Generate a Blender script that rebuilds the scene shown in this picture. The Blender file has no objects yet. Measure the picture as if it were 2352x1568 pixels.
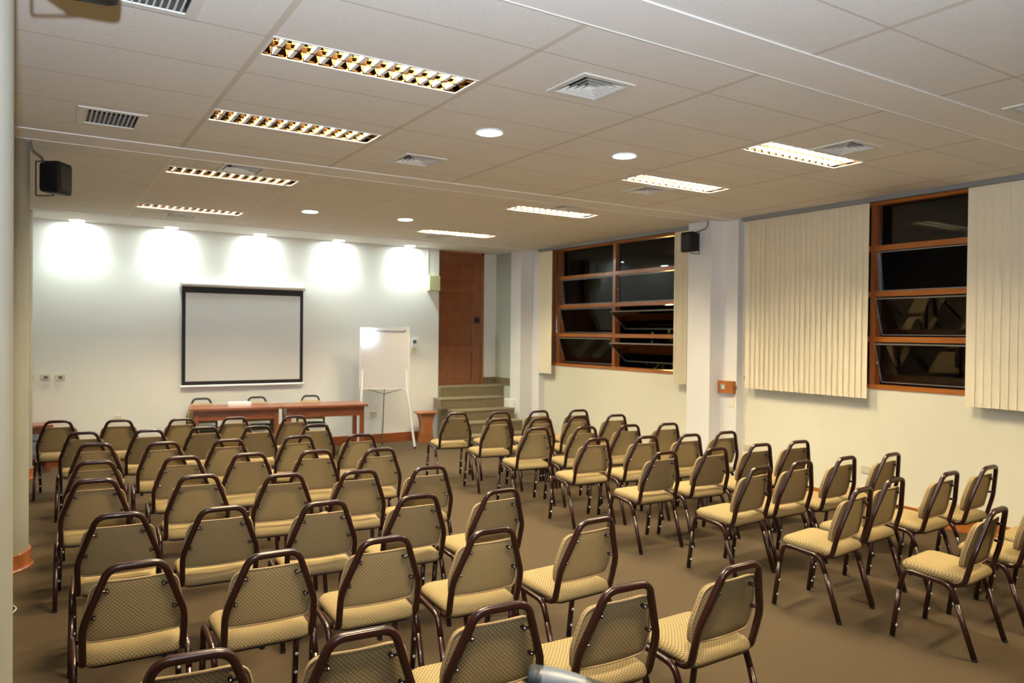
import bpy, bmesh, math, random
from mathutils import Vector, Matrix

# ------------------------------------------------------------------ camera, world, exposure
sc = bpy.context.scene
COL = sc.collection
H = 1.830; CZ = 3.25
cd = bpy.data.cameras.new('camera')
cam = bpy.data.objects.new('camera', cd)
COL.objects.link(cam)
cd.sensor_width = 36.0
cd.lens = 1720.8 / 2352 * 36.0
cd.clip_start = 0.02
_yaw, _pit, _rol = 0.5635, -0.0118, 0.0105
_f = Vector((math.sin(_yaw) * math.cos(_pit), math.cos(_yaw) * math.cos(_pit), math.sin(_pit)))
_r0 = Vector((math.cos(_yaw), -math.sin(_yaw), 0)); _u0 = _r0.cross(_f)
_r = _r0 * math.cos(_rol) + _u0 * math.sin(_rol); _u = -_r0 * math.sin(_rol) + _u0 * math.cos(_rol)
cam.matrix_world = Matrix(((_r.x, _u.x, -_f.x, 0), (_r.y, _u.y, -_f.y, 0), (_r.z, _u.z, -_f.z, H), (0, 0, 0, 1)))
cd.dof.use_dof = True
cd.dof.focus_distance = 3.0
cd.dof.aperture_fstop = 4.0
sc.camera = cam
w = bpy.data.worlds.new('night'); sc.world = w
w.use_nodes = True
w.node_tree.nodes['Background'].inputs[0].default_value = (0.0004, 0.0004, 0.0005, 1)
w.node_tree.nodes['Background'].inputs[1].default_value = 1.0
sc.view_settings.view_transform = 'Standard'
sc.view_settings.look = 'None'
sc.view_settings.gamma = 1
sc.view_settings.use_curve_mapping = False
sc.view_settings.exposure = 0.7
sc.cycles.use_denoising = True
sc.cycles.use_adaptive_sampling = True
sc.cycles.adaptive_threshold = 0.02
sc.cycles.max_bounces = 6
sc.cycles.diffuse_bounces = 4
sc.cycles.glossy_bounces = 3
sc.cycles.transparent_max_bounces = 8
sc.cycles.transmission_bounces = 3
sc.cycles.sample_clamp_indirect = 6.0
sc.cycles.caustics_reflective = False
sc.cycles.caustics_refractive = False
sc.cycles.use_light_tree = True

TUBE = 480.0          # fluorescent tube strength
DISC = 90.0          # downlight disc
SPOT = 24.0          # downlight beam (W)
WALLSPOT = 11.5
FLASH = 540.0          # the flash on the camera
# the camera's own flash, just above the lens
fl = bpy.data.lights.new('camera_flash', 'SPOT'); fl.energy = FLASH; fl.color = (0.76, 0.86, 1.0); fl.shadow_soft_size = 0.02
fl.spot_size = math.radians(138); fl.spot_blend = 0.85      # flash head tipped towards the ceiling
flo = bpy.data.objects.new('camera_flash', fl); COL.objects.link(flo); flo.location = (-0.02, 0.02, H + 0.18)
flo.rotation_euler = Vector((_f.x, _f.y, 0.72)).to_track_quat('-Z', 'Y').to_euler()

# ------------------------------------------------------------------ materials
def mat(name, color=(0.8, 0.8, 0.8), rough=0.5, metal=0.0, spec=None, emit=None, estr=0.0, coat=0.0):
    m = bpy.data.materials.new(name); m.use_nodes = True
    b = m.node_tree.nodes['Principled BSDF']
    b.inputs['Base Color'].default_value = (*color, 1)
    b.inputs['Roughness'].default_value = rough
    b.inputs['Metallic'].default_value = metal
    if spec is not None: b.inputs['Specular IOR Level'].default_value = spec
    if coat: b.inputs['Coat Weight'].default_value = coat; b.inputs['Coat Roughness'].default_value = 0.08
    if emit is not None:
        b.inputs['Emission Color'].default_value = (*emit, 1); b.inputs['Emission Strength'].default_value = estr
    return m
class NT:
    """small helper to write node graphs"""
    def __init__(s, m): s.t = m.node_tree; s.b = s.t.nodes['Principled BSDF']
    def n(s, typ, **kw):
        x = s.t.nodes.new(typ)
        for k, v in kw.items(): setattr(x, k, v)
        return x
    def l(s, a, b): s.t.links.new(a, b)
    def math(s, op, a, b=None):
        x = s.n('ShaderNodeMath', operation=op)
        for i, v in enumerate((a, b)):
            if v is None: continue
            if isinstance(v, (int, float)): x.inputs[i].default_value = v
            else: s.l(v, x.inputs[i])
        return x.outputs[0]
    def obj(s):
        tc = s.n('ShaderNodeTexCoord'); sp = s.n('ShaderNodeSeparateXYZ'); s.l(tc.outputs['Object'], sp.inputs[0])
        return tc.outputs['Object'], sp.outputs[0], sp.outputs[1], sp.outputs[2]
    def mix(s, fac, a, b):
        x = s.n('ShaderNodeMix', data_type='RGBA')
        if isinstance(fac, (int, float)): x.inputs[0].default_value = fac
        else: s.l(fac, x.inputs[0])
        for i, v in ((6, a), (7, b)):
            if isinstance(v, tuple): x.inputs[i].default_value = (*v, 1)
            else: s.l(v, x.inputs[i])
        return x.outputs[2]
    def noise(s, vec, scale, detail=2.0, rough=0.5):
        x = s.n('ShaderNodeTexNoise'); x.inputs['Scale'].default_value = scale; x.inputs['Detail'].default_value = detail
        x.inputs['Roughness'].default_value = rough
        s.l(vec, x.inputs['Vector']); return x.outputs['Fac']
    def ramp(s, fac, lo, hi):
        x = s.n('ShaderNodeMapRange'); x.inputs['From Min'].default_value = lo; x.inputs['From Max'].default_value = hi
        s.l(fac, x.inputs['Value']); return x.outputs[0]
    def bump(s, h, strength=0.3, dist=0.01):
        x = s.n('ShaderNodeBump'); x.inputs['Strength'].default_value = strength; x.inputs['Distance'].default_value = dist
        s.l(h, x.inputs['Height']); s.l(x.outputs[0], s.b.inputs['Normal'])

def fabric(name, base, line, pitch=0.0170, wid=0.075, seat=False):
    m = mat(name, base, 0.9, spec=0.2); g = NT(m); vec, x, y, z = g.obj()
    v = g.math('SUBTRACT', g.math('MULTIPLY', z, -1.0 if seat else 1.0), y)
    def ln(c):
        fr = g.math('FRACT', g.math('ADD', g.math('DIVIDE', c, pitch), 100.0))
        return g.math('LESS_THAN', g.math('ABSOLUTE', g.math('SUBTRACT', fr, 0.5)), wid)
    k = g.math('MAXIMUM', ln(g.math('ADD', x, g.math('MULTIPLY', v, 0.8))), ln(g.math('SUBTRACT', x, g.math('MULTIPLY', v, 0.8))))
    nz = g.ramp(g.noise(vec, 260, 2), 0.3, 0.7)
    c0 = g.mix(g.math('MULTIPLY', nz, 0.30), base, tuple(c * 0.72 for c in base))
    g.l(g.mix(g.math('MULTIPLY', k, 0.75), c0, line), g.b.inputs['Base Color'])
    g.bump(nz, 0.15, 0.001)
    return m
def wood(name, a, b, rough=0.35, axis=0, scale=3.0):
    m = mat(name, a, rough, coat=0.25); g = NT(m); vec, x, y, z = g.obj()
    mp = g.n('ShaderNodeMapping'); s = [14.0, 14.0, 14.0]; s[axis] = 1.0
    mp.inputs['Scale'].default_value = s; g.l(vec, mp.inputs['Vector'])
    n = g.ramp(g.noise(mp.outputs[0], scale, 6, 0.6), 0.3, 0.7)
    g.l(g.mix(n, a, b), g.b.inputs['Base Color'])
    return m
def plaster(name, c, amp=0.05, rough=0.75):
    m = mat(name, c, rough, spec=0.3); g = NT(m); vec, x, y, z = g.obj()
    n = g.noise(vec, 1.6, 4); g.l(g.mix(n, tuple(v * (1 - amp) for v in c), c), g.b.inputs['Base Color'])
    g.bump(g.noise(vec, 90, 3), 0.08, 0.003)
    return m
M = {}
M['fabric'] = fabric('beige lattice fabric', (0.405, 0.285, 0.128), (0.04, 0.04, 0.025))
M['fabric_seat'] = fabric('beige lattice seat fabric', (0.405, 0.285, 0.128), (0.04, 0.04, 0.025), seat=True)
M['fabric_green'] = fabric('green lattice fabric', (0.16, 0.21, 0.10), (0.03, 0.04, 0.02))
M['piping'] = mat('fabric edge', (0.44, 0.29, 0.15), 0.9, spec=0.2)
M['tube'] = mat('dark brown enamel', (0.028, 0.0075, 0.005), 0.3, spec=0.45, coat=0.22)
M['tube_dark'] = mat('black green enamel', (0.02, 0.022, 0.016), 0.3)
M['bolt'] = mat('bolt steel', (0.35, 0.35, 0.38), 0.25, 1.0)
M['tab'] = mat('dark tab', (0.03, 0.012, 0.010), 0.35)
M['bumper'] = mat('white plastic stud', (0.85, 0.85, 0.85), 0.35)
M['rubber'] = mat('black rubber', (0.012, 0.010, 0.010), 0.7)
M['white_wall'] = plaster('white plaster', (0.86, 0.84, 0.78))
M['right_wall'] = plaster('cream plaster', (0.85, 0.80, 0.63))
M['pier'] = plaster('white pier plaster', (0.88, 0.85, 0.81))
M['dimming'] = plaster('dark brown curtain wall', (0.16, 0.12, 0.09))  # for the unseen walls, darkened to cut light bounced onto the chair backs
M['column'] = plaster('grey column paint', (0.33, 0.31, 0.25))
M['recess_green'] = plaster('grey green plaster', (0.50, 0.52, 0.43))
M['beam'] = mat('smooth cream board', (0.84, 0.81, 0.77), 0.6, spec=0.3)
M['beam_edge'] = mat('cream edge profile', (0.86, 0.84, 0.78), 0.4)
M['trim_orange'] = wood('orange varnished wood', (0.50, 0.175, 0.035), (0.36, 0.11, 0.02), 0.3, 1)
M['trim_x'] = wood('orange varnished wood along x', (0.36, 0.105, 0.028), (0.22, 0.055, 0.014), 0.3, 0)
M['trim_z'] = wood('orange varnished wood upright', (0.40, 0.13, 0.035), (0.25, 0.07, 0.018), 0.3, 2)
M['door'] = wood('dark red brown door wood', (0.30, 0.095, 0.030), (0.19, 0.055, 0.018), 0.35, 2)
M['table'] = wood('red brown table wood', (0.33, 0.095, 0.035), (0.20, 0.052, 0.018), 0.28, 0)
M['table_z'] = wood('red brown leg wood', (0.30, 0.085, 0.03), (0.18, 0.045, 0.016), 0.3, 2)
M['stool'] = wood('orange stool wood', (0.42, 0.15, 0.045), (0.30, 0.095, 0.028), 0.35, 2)
M['black'] = mat('black plastic', (0.004, 0.004, 0.0045), 0.5, spec=0.3)
M['black_frame'] = mat('black screen border', (0.008, 0.008, 0.010), 0.7)
M['screen'] = mat('matt white screen', (0.68, 0.68, 0.665), 0.8, spec=0.2)
M['white_metal'] = mat('white metal', (0.82, 0.81, 0.76), 0.4)
M['board'] = mat('gloss whiteboard', (0.60, 0.575, 0.565), 0.085, spec=0.5)
M['steel'] = mat('steel', (0.45, 0.45, 0.45), 0.3, 1.0)
M['alu'] = mat('aluminium', (0.42, 0.42, 0.41), 0.45, 0.6)
M['rail_grey'] = mat('grey blind track', (0.33, 0.34, 0.34), 0.4, 0.3)
M['plate'] = mat('cream switch plate', (0.66, 0.60, 0.42), 0.5)
M['plate_dark'] = mat('dark switch', (0.10, 0.10, 0.09), 0.4)
M['box_yellow'] = mat('pale yellow box', (0.66, 0.66, 0.36), 0.5)
M['grille'] = mat('white grille', (0.74, 0.72, 0.66), 0.5)
M['grille_dark'] = mat('duct dark', (0.05, 0.05, 0.05), 0.8)
M['reflector'] = mat('mirror reflector', (0.22, 0.15, 0.085), 0.05, 1.0)
M['louvre'] = mat('white louvre', (0.90, 0.86, 0.76), 0.35)
M['tube_light'] = mat('fluorescent tube', (0.9, 0.9, 0.85), 0.4, emit=(1.0, 0.84, 0.54), estr=TUBE)
M['disc_light'] = mat('downlight lamp', (0.9, 0.9, 0.9), 0.4, emit=(0.86, 1.0, 0.96), estr=DISC)
M['street_light'] = mat('street lamp glow', (0.9, 0.8, 0.5), 0.4, emit=(1.0, 0.62, 0.2), estr=220)
M['grey_light'] = mat('light grey plastic', (0.13, 0.145, 0.165), 0.42)
M['grey_dark'] = mat('dark grey plastic', (0.018, 0.020, 0.025), 0.45)
M['crate'] = mat('blue grey plastic', (0.20, 0.22, 0.27), 0.5)
M['leaf'] = mat('leaf', (0.06, 0.10, 0.02), 0.6)
M['bark'] = mat('bark', (0.05, 0.035, 0.02), 0.8)
M['cable'] = mat('white cable', (0.60, 0.57, 0.48), 0.5)
M['cable_grey'] = mat('dark grey cable', (0.10, 0.10, 0.10), 0.5)
M['paving'] = mat('dark paving', (0.05, 0.045, 0.04), 0.9)
M['tile'] = mat('speckled stair tile', (0.20, 0.165, 0.10), 0.4)
_g = NT(M['tile']); _v, _x, _y, _z = _g.obj()
_g.l(_g.mix(_g.ramp(_g.noise(_v, 60, 3), 0.35, 0.65), (0.15, 0.115, 0.06), (0.25, 0.195, 0.11)), _g.b.inputs['Base Color'])
M['tread'] = mat('pale tread edge', (0.30, 0.26, 0.165), 0.35)
# blinds
M['blind'] = mat('cream blind fabric', (0.84, 0.74, 0.55), 0.8, spec=0.2)
_g = NT(M['blind']); _v, _x, _y, _z = _g.obj()
_g.l(_g.mix(_g.noise(_v, 30, 3), (0.88, 0.77, 0.56), (0.95, 0.85, 0.64)), _g.b.inputs['Base Color'])
# carpet
M['carpet'] = mat('brown loop carpet', (0.2, 0.14, 0.085), 0.95, spec=0.1)
_g = NT(M['carpet']); _v, _x, _y, _z = _g.obj()
_n1 = _g.ramp(_g.noise(_v, 110, 6, 0.85), 0.35, 0.65); _n2 = _g.noise(_v, 1.3, 3)
_c = _g.mix(_n1, (0.062, 0.042, 0.024), (0.130, 0.089, 0.052))
_g.l(_g.mix(_g.math('MULTIPLY', _n2, 0.35), _c, (0.09, 0.066, 0.034)), _g.b.inputs['Base Color'])
_g.bump(_n1, 0.5, 0.004)
# glass: thin pane, Fresnel mix of clear and mirror
def glass():
    m = bpy.data.materials.new('window glass'); m.use_nodes = True; t = m.node_tree
    t.nodes.remove(t.nodes['Principled BSDF'])
    tr = t.nodes.new('ShaderNodeBsdfTransparent'); gl = t.nodes.new('ShaderNodeBsdfGlossy'); fr = t.nodes.new('ShaderNodeFresnel'); mx = t.nodes.new('ShaderNodeMixShader')
    tr.inputs[0].default_value = (0.86, 0.90, 0.88, 1); gl.inputs['Roughness'].default_value = 0.015; fr.inputs[0].default_value = 1.45
    t.links.new(fr.outputs[0], mx.inputs[0]); t.links.new(tr.outputs[0], mx.inputs[1]); t.links.new(gl.outputs[0], mx.inputs[2])
    t.links.new(mx.outputs[0], t.nodes['Material Output'].inputs[0])
    return m
M['glass'] = glass()
def ceiling_mat(name, lines_x, px, yoff, py, back=False):
    m = mat(name, (0.62, 0.58, 0.50), 0.85, spec=0.2); g = NT(m); vec, x, y, z = g.obj()
    def dist(c, off, p):
        fr = g.math('FRACT', g.math('ADD', g.math('DIVIDE', g.math('SUBTRACT', c, off), p), 50.5))
        return g.math('MULTIPLY', g.math('ABSOLUTE', g.math('SUBTRACT', fr, 0.5)), p)
    kx = g.math('LESS_THAN', dist(x, lines_x, px), 0.017)
    ky = g.math('LESS_THAN', dist(y, yoff, py), 0.007)
    n = g.ramp(g.noise(vec, 70, 5, 0.75), 0.35, 0.75)
    n3 = g.ramp(g.noise(vec, 16, 4, 0.8), 0.56, 0.74)
    c0 = g.mix(n, (0.84, 0.81, 0.76), (0.75, 0.72, 0.665))
    c0 = g.mix(g.math('MULTIPLY', n3, 0.25), c0, (0.60, 0.54, 0.46))
    c1 = g.mix(g.math('MULTIPLY', ky, 0.55), c0, (0.50, 0.43, 0.33))
    g.l(g.mix(g.math('MULTIPLY', kx, 0.75), c1, (0.86, 0.85, 0.79) if back else (0.62, 0.55, 0.44)), g.b.inputs['Base Color'])
    g.bump(n, 0.12, 0.003)
    return m
M['ceil0'] = ceiling_mat('ceiling board near', 0.94, 1.185, 2.01, 0.585)
M['ceil1'] = ceiling_mat('ceiling board middle', 0.94, 1.185, 3.135, 0.583)
M['ceil2'] = ceiling_mat('ceiling board far', 0.94, 1.185, 7.63, 0.60, True)

# ------------------------------------------------------------------ mesh helpers
def link(name, bm, m, parent=None, smooth=False, bevel=0.0, ms=None):
    if bevel:
        es = [e for e in bm.edges if len(e.link_faces) == 2 and e.calc_face_angle(0) > 0.7]
        bmesh.ops.bevel(bm, geom=es, offset=bevel, segments=2, affect='EDGES', profile=0.6, clamp_overlap=True)
    bmesh.ops.recalc_face_normals(bm, faces=bm.faces)
    me = bpy.data.meshes.new(name); bm.to_mesh(me); bm.free()
    me.materials.append(m)
    if ms:
        for x in ms: me.materials.append(x)
    if smooth:
        for p in me.polygons: p.use_smooth = True
        if smooth != 'all':
            try: me.set_sharp_from_angle(angle=math.radians(40))
            except Exception: pass
    o = bpy.data.objects.new(name, me); COL.objects.link(o)
    if parent is not None: o.parent = parent
    return o
def NB(): return bmesh.new()
def box(bm, x0, x1, y0, y1, z0, z1, rot=None, mi=0):
    x0, x1 = sorted((x0, x1)); y0, y1 = sorted((y0, y1)); z0, z1 = sorted((z0, z1))
    vs = [bm.verts.new((x, y, z)) for z in (z0, z1) for y in (y0, y1) for x in (x0, x1)]
    if rot is not None:
        for v in vs: v.co = rot @ v.co
    for q in ((0, 2, 3, 1), (4, 5, 7, 6), (0, 1, 5, 4), (2, 6, 7, 3), (0, 4, 6, 2), (1, 3, 7, 5)):
        f = bm.faces.new([vs[i] for i in q]); f.material_index = mi
    return vs
def fillet(pts, rad, seg=5):
    out = [Vector(pts[0])]
    for i in range(1, len(pts) - 1):
        a, b, c = Vector(pts[i - 1]), Vector(pts[i]), Vector(pts[i + 1])
        d1, d2 = (a - b), (c - b); r = rad[i] if isinstance(rad, (list, tuple)) else rad
        l = min(r, d1.length * 0.49, d2.length * 0.49)
        p, q = b + d1.normalized() * l, b + d2.normalized() * l
        for k in range(seg + 1):
            t = k / seg; out.append(p * (1 - t) ** 2 + b * 2 * t * (1 - t) + q * t * t)
    out.append(Vector(pts[-1])); return out
def tube(bm, pts, r, n=8, r2=None, caps=True, sq=False):
    """sweep a round (or rounded-square) section along pts; r2 = end radius"""
    pts = [Vector(p) for p in pts]; rings = []
    t0 = (pts[1] - pts[0]).normalized()
    up = Vector((1, 0, 0)) if abs(t0.x) < 0.8 else Vector((0, 1, 0))
    nrm = (up - t0 * up.dot(t0)).normalized()
    for i, p in enumerate(pts):
        if i == 0: t = t0
        elif i == len(pts) - 1: t = (pts[i] - pts[i - 1]).normalized()
        else: t = ((pts[i + 1] - p).normalized() + (p - pts[i - 1]).normalized()).normalized()
        nrm = (nrm - t * nrm.dot(t)).normalized(); bn = t.cross(nrm)
        rr = r if r2 is None else r + (r2 - r) * i / (len(pts) - 1)
        ring = []
        for k in range(n):
            a = 2 * math.pi * (k + 0.5) / n; c, s = math.cos(a), math.sin(a)
            if sq:
                c = math.copysign(abs(c) ** 0.55, c); s = math.copysign(abs(s) ** 0.55, s)
            ring.append(bm.verts.new(p + (nrm * c + bn * s) * rr))
        rings.append(ring)
    for a, b in zip(rings, rings[1:]):
        for k in range(n):
            bm.faces.new((a[k], a[(k + 1) % n], b[(k + 1) % n], b[k]))
    if caps: bm.faces.new(rings[0][::-1]); bm.faces.new(rings[-1])
def lathe(bm, prof, n=24, axis='z', org=(0, 0, 0), capb=True, capt=True):
    o = Vector(org); rings = []
    for r, h in prof:
        ring = []
        for k in range(n):
            a = 2 * math.pi * k / n
            v = {'z': (r * math.cos(a), r * math.sin(a), h), 'y': (r * math.cos(a), h, r * math.sin(a)), 'x': (h, r * math.cos(a), r * math.sin(a))}[axis]
            ring.append(bm.verts.new(o + Vector(v)))
        rings.append(ring)
    for a, b in zip(rings, rings[1:]):
        for k in range(n): bm.faces.new((a[k], a[(k + 1) % n], b[(k + 1) % n], b[k]))
    if capb: bm.faces.new(rings[0][::-1])
    if capt: bm.faces.new(rings[-1])
def round_poly(pts, rad, seg=4):
    out = []; n = len(pts)
    for i in range(n):
        a, b, c = [Vector((*pts[(i + k) % n], 0)) for k in (-1, 0, 1)]
        d1, d2 = a - b, c - b; r = rad[i] if isinstance(rad, (list, tuple)) else rad
        l = min(r, d1.length * 0.49, d2.length * 0.49); p, q = b + d1.normalized() * l, b + d2.normalized() * l
        for k in range(seg + 1):
            t = k / seg; v = p * (1 - t) ** 2 + b * 2 * t * (1 - t) + q * t * t; out.append((v.x, v.y))
    return out
def loft(bm, outline, layers, fn, c=(0, 0), mis=None):
    """layers: (inset distance, height); fn(x, y, h) -> point. inset shrinks every outline point towards c"""
    rings = []
    for ins, h in layers:
        ring = []
        for x, y in outline:
            dx, dy = x - c[0], y - c[1]; L = math.hypot(dx, dy); k = max(0.0, (L - ins) / L)
            ring.append(bm.verts.new(fn(c[0] + dx * k, c[1] + dy * k, h)))
        rings.append(ring)
    n = len(outline)
    for j, (a, b) in enumerate(zip(rings, rings[1:])):
        for k in range(n):
            f = bm.faces.new((a[k], a[(k + 1) % n], b[(k + 1) % n], b[k]))
            if mis: f.material_index = mis[j]
    bm.faces.new(rings[0][::-1]); bm.faces.new(rings[-1])
def root(name, loc=(0, 0, 0), yaw=0.0):
    o = bpy.data.objects.new(name, None); COL.objects.link(o); o.location = loc
    o.rotation_euler = (0, 0, math.radians(yaw)); o.empty_display_size = 0.1; return o
def tag(o, label, cat, group=None):
    o['label'] = label; o['category'] = cat
    if group: o['group'] = group
    return o
def struct(o): o['kind'] = 'structure'; return o
def copy_tree(o, parent=None):
    c = o.copy(); COL.objects.link(c)
    if parent is not None: c.parent = parent
    for ch in list(o.children): copy_tree(ch, c)
    return c
ORD = ['first', 'second', 'third', 'fourth', 'fifth', 'sixth', 'seventh', 'eighth', 'ninth']

# ------------------------------------------------------------------ room shell
XW = 7.36; YB = 11.54; XL = -2.2; YF = -3.2
WT = 0.16
b = NB(); box(b, XL - .1, XW + WT, YF - .1, YB + 0.6, -0.12, 0.0); struct(link('floor', b, M['carpet']))
# fixtures / vents (all positions in metres on the ceiling)
LFIX = [(0.962, 3.705), (0.962, 5.125), (0.962, 7.14), (0.962, 9.43)]
RFIX = [(4.54, 3.655), (4.54, 5.05), (4.54, 7.075), (4.54, 9.46)]
BFIX = [(0.962, 0.95), (4.54, 0.95)]  # unseen pair, added to light the near rows
FL, FW = 1.125, 0.262
DIFF = [(2.69, 3.44), (2.65, 5.69), (5.14, 3.46), (5.10, 5.575), (5.06, 6.88), (5.02, 10.17), (1.515, 6.895), (1.50, 10.17), (5.22, 2.14)]
SLOT = [(0.41, 5.76), (0.40, 3.47)]
holes = [(x, x + FL, y, y + FW) for x, y in LFIX + RFIX + BFIX] + [(x - .155, x + .155, y - .155, y + .155) for x, y in DIFF] + [(x - .155, x + .155, y - .185, y + .185) for x, y in SLOT]
def bay(x0, x1, y0, y1, z, m, name='ceiling'):
    hs = [h for h in holes if h[2] > y0 - .01 and h[3] < y1 + .01]
    xs = sorted(set([x0, x1] + [v for h in hs for v in h[:2]])); ys = sorted(set([y0, y1] + [v for h in hs for v in h[2:]]))
    bm = NB(); g = {}
    def V(x, y):
        if (x, y) not in g: g[(x, y)] = bm.verts.new((x, y, z))
        return g[(x, y)]
    for i in range(len(xs) - 1):
        for j in range(len(ys) - 1):
            cx, cy = (xs[i] + xs[i + 1]) / 2, (ys[j] + ys[j + 1]) / 2
            if any(h[0] < cx < h[1] and h[2] < cy < h[3] for h in hs): continue
            bm.faces.new((V(xs[i], ys[j]), V(xs[i], ys[j + 1]), V(xs[i + 1], ys[j + 1]), V(xs[i + 1], ys[j])))
    o = struct(link(name, bm, m))
    sol = o.modifiers.new('solid', 'SOLIDIFY'); sol.thickness = 0.02; sol.offset = -1 if False else 1
    for p in o.data.polygons: pass
    return o
Y0a, Y0b, Y1a, Y1b, Y2 = 2.42, 2.73, 6.37, 6.69, 10.62
def ceil_slab(x0, x1, y0, y1, m, name='ceiling'):
    """ceiling boards of one bay, 2 cm thick, with the openings for lamps and grilles cut out"""
    hs = [h for h in holes if h[2] > y0 - .01 and h[3] < y1 + .01]
    xs = sorted(set([x0, x1] + [v for h in hs for v in h[:2]])); ys = sorted(set([y0, y1] + [v for h in hs for v in h[2:]]))
    bm = NB(); cells = {}
    for i in range(len(xs) - 1):
        for j in range(len(ys) - 1):
            cx, cy = (xs[i] + xs[i + 1]) / 2, (ys[j] + ys[j + 1]) / 2
            if any(h[0] < cx < h[1] and h[2] < cy < h[3] for h in hs): continue
            box(bm, xs[i], xs[i + 1], ys[j], ys[j + 1], CZ, CZ + .02)
    return struct(link(name, bm, m))
ceil_slab(XL, XW + .02, YF, Y0a, M['ceil0'])
ceil_slab(XL, XW + .02, Y0b, Y1a, M['ceil1'])
ceil_slab(XL, XW + .02, Y1b, Y2, M['ceil2'])
b = NB(); box(b, XL - .1, XW + WT, YF - .1, YB + .6, CZ + .26, CZ + .34); struct(link('ceiling', b, M['grille_dark']))
for k, (ya, yb) in enumerate(((Y0a, Y0b), (Y1a, Y1b))):
    b = NB(); box(b, XL, XW + .02, ya, yb, CZ - .006, CZ + .03); o = struct(link('trim_%d' % (k + 1), b, M['beam']))
    b = NB(); box(b, XL, XW + .02, yb, yb + .010, CZ - .009, CZ + .02); box(b, XL, XW + .02, ya - .008, ya, CZ - .007, CZ + .02)
    struct(link('trim_%d' % (k + 3), b, M['beam_edge']))
b = NB(); box(b, XL, XW + .02, Y2 + .03, YB + .3, CZ - .004, CZ + .03); struct(link('ceiling', b, M['beam']))
b = NB(); box(b, XL, XW + .02, Y2, Y2 + .03, CZ - .012, CZ + .02); struct(link('trim_5', b, M['beam_edge']))
# walls
XR0 = 5.80                        # where the back wall stops at the stair recess
b = NB(); box(b, XL - .1, XR0, YB, YB + .14, 0, CZ + .02); struct(link('wall_back', b, M['white_wall']))
b = NB(); box(b, XL - .1, XW + WT, YF - .12, YF, 0, CZ + .02); struct(link('wall_front', b, M['dimming']))
b = NB(); box(b, XL - .14, XL, YF, YB, 0, CZ + .02); struct(link('wall_left', b, M['dimming']))
# right wall, open where the two window bays stand
WZ0, WZ1 = 1.285, 3.235
W1 = (2.32, 6.27); W2 = (7.30, 10.42)
b = NB()
box(b, XW, XW + WT, YF, YB + .3, 0, WZ0)
box(b, XW, XW + WT, YF, W1[0], WZ0, CZ + .02); box(b, XW, XW + WT, W1[1], W2[0], WZ0, CZ + .02); box(b, XW, XW + WT, W2[1], YB + .3, WZ0, CZ + .02)
box(b, XW, XW + WT, W1[0], W1[1], WZ1, CZ + .02); box(b, XW, XW + WT, W2[0], W2[1], WZ1, CZ + .02)
struct(link('wall_right', b, M['right_wall']))
b = NB(); box(b, 7.25, XW, 6.30, 7.08, 0, CZ); box(b, 7.056, 7.25, 6.56, 6.945, 0, CZ)
struct(link('wall_pier', b, M['pier'], bevel=0.006))
b = NB(); box(b, 7.25, XW, 10.60, 11.13, 0, CZ); box(b, 7.02, 7.25, 10.84, 11.16, 0, CZ)
struct(link('wall_pier', b, M['pier'], bevel=0.006))
# recess with the stair and the door
b = NB(); box(b, XR0 - .1, 7.36, 11.735, 11.86, 0, CZ + .02); struct(link('wall_recess', b, M['white_wall']))
b = NB(); box(b, 7.06, 7.36, 11.16, 11.735, 0, CZ); struct(link('wall_recess', b, M['recess_green']))
b = NB(); box(b, 6.97, 7.02, 10.98, 11.16, 0, 0.66); box(b, 6.90, 7.06, 11.16, 11.44, 0, 0.66); struct(link('wall_stair', b, M['white_wall']))
# stair
st = struct(root('stairs', (0, 0, 0)))
steps = [(XR0 + .0, 7.06, 11.43, 11.735, 0.90), (5.66, 6.90, 11.16, 11.43, 0.715), (5.80, 6.95, 10.90, 11.16, 0.535), (5.80, 6.95, 10.64, 10.90, 0.355), (5.80, 6.95, 10.38, 10.64, 0.175)]
for (x0, x1, y0, y1, z) in steps:
    b = NB()
    if x0 < XR0: box(b, x0, x1, y0, y1, z - .175, z - .022); box(b, XR0, x1, y0, y1, 0, z - .175)
    else: box(b, x0, x1, y0, y1, 0, z - .022)
    s = link('step', b, M['tile'], st)
    b = NB(); box(b, x0, x1, y0 - .012, y1, z - .022, z); link('tread', b, M['tread'], s)
b = NB(); box(b, 7.045, 7.062, 11.17, 11.735, 0.90, 1.02); box(b, 6.78, 7.045, 11.72, 11.737, 0.90, 1.02); struct(link('trim_6', b, M['tile']))
# door
d = struct(root('door_1', (0, 11.735, 0.90)))
dx0, dx1, dz = 5.80, 6.78, 2.345
b = NB(); box(b, dx1 - .05, dx1, -.045, .0, 0, dz); box(b, dx0, dx1, -.045, .0, dz - .03, dz); box(b, dx0, dx0 + .04, -.045, 0, 0, dz); link('door_frame', b, M['trim_z'], d)
b = NB(); box(b, dx0 + .04, dx1 - .05, -.008, 0, 0, dz - .03)
px0, px1 = 5.90, 6.55
box(b, px1, dx1 - .05, -.034, -.008, 0, dz - .03); box(b, dx0 + .04, px0, -.034, -.008, 0, dz - .03)
zz = [0, .09, .56, .69, 1.07, 1.32, 1.62, 1.80, 2.13, dz - .03]
for i in range(0, len(zz), 2): box(b, px0, px1, -.034, -.008, zz[i], zz[i + 1])
link('door_leaf', b, M['door'], d)
b = NB(); box(b, 6.59, 6.70, -.042, -.034, 1.09, 1.20); lathe(b, [(.012, 0), (.012, .04), (.028, .045), (.03, .06), (.02, .07)], 12, 'y', (6.645, -.104, 1.145)); link('door_handle', b, M['tab'], d)
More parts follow.
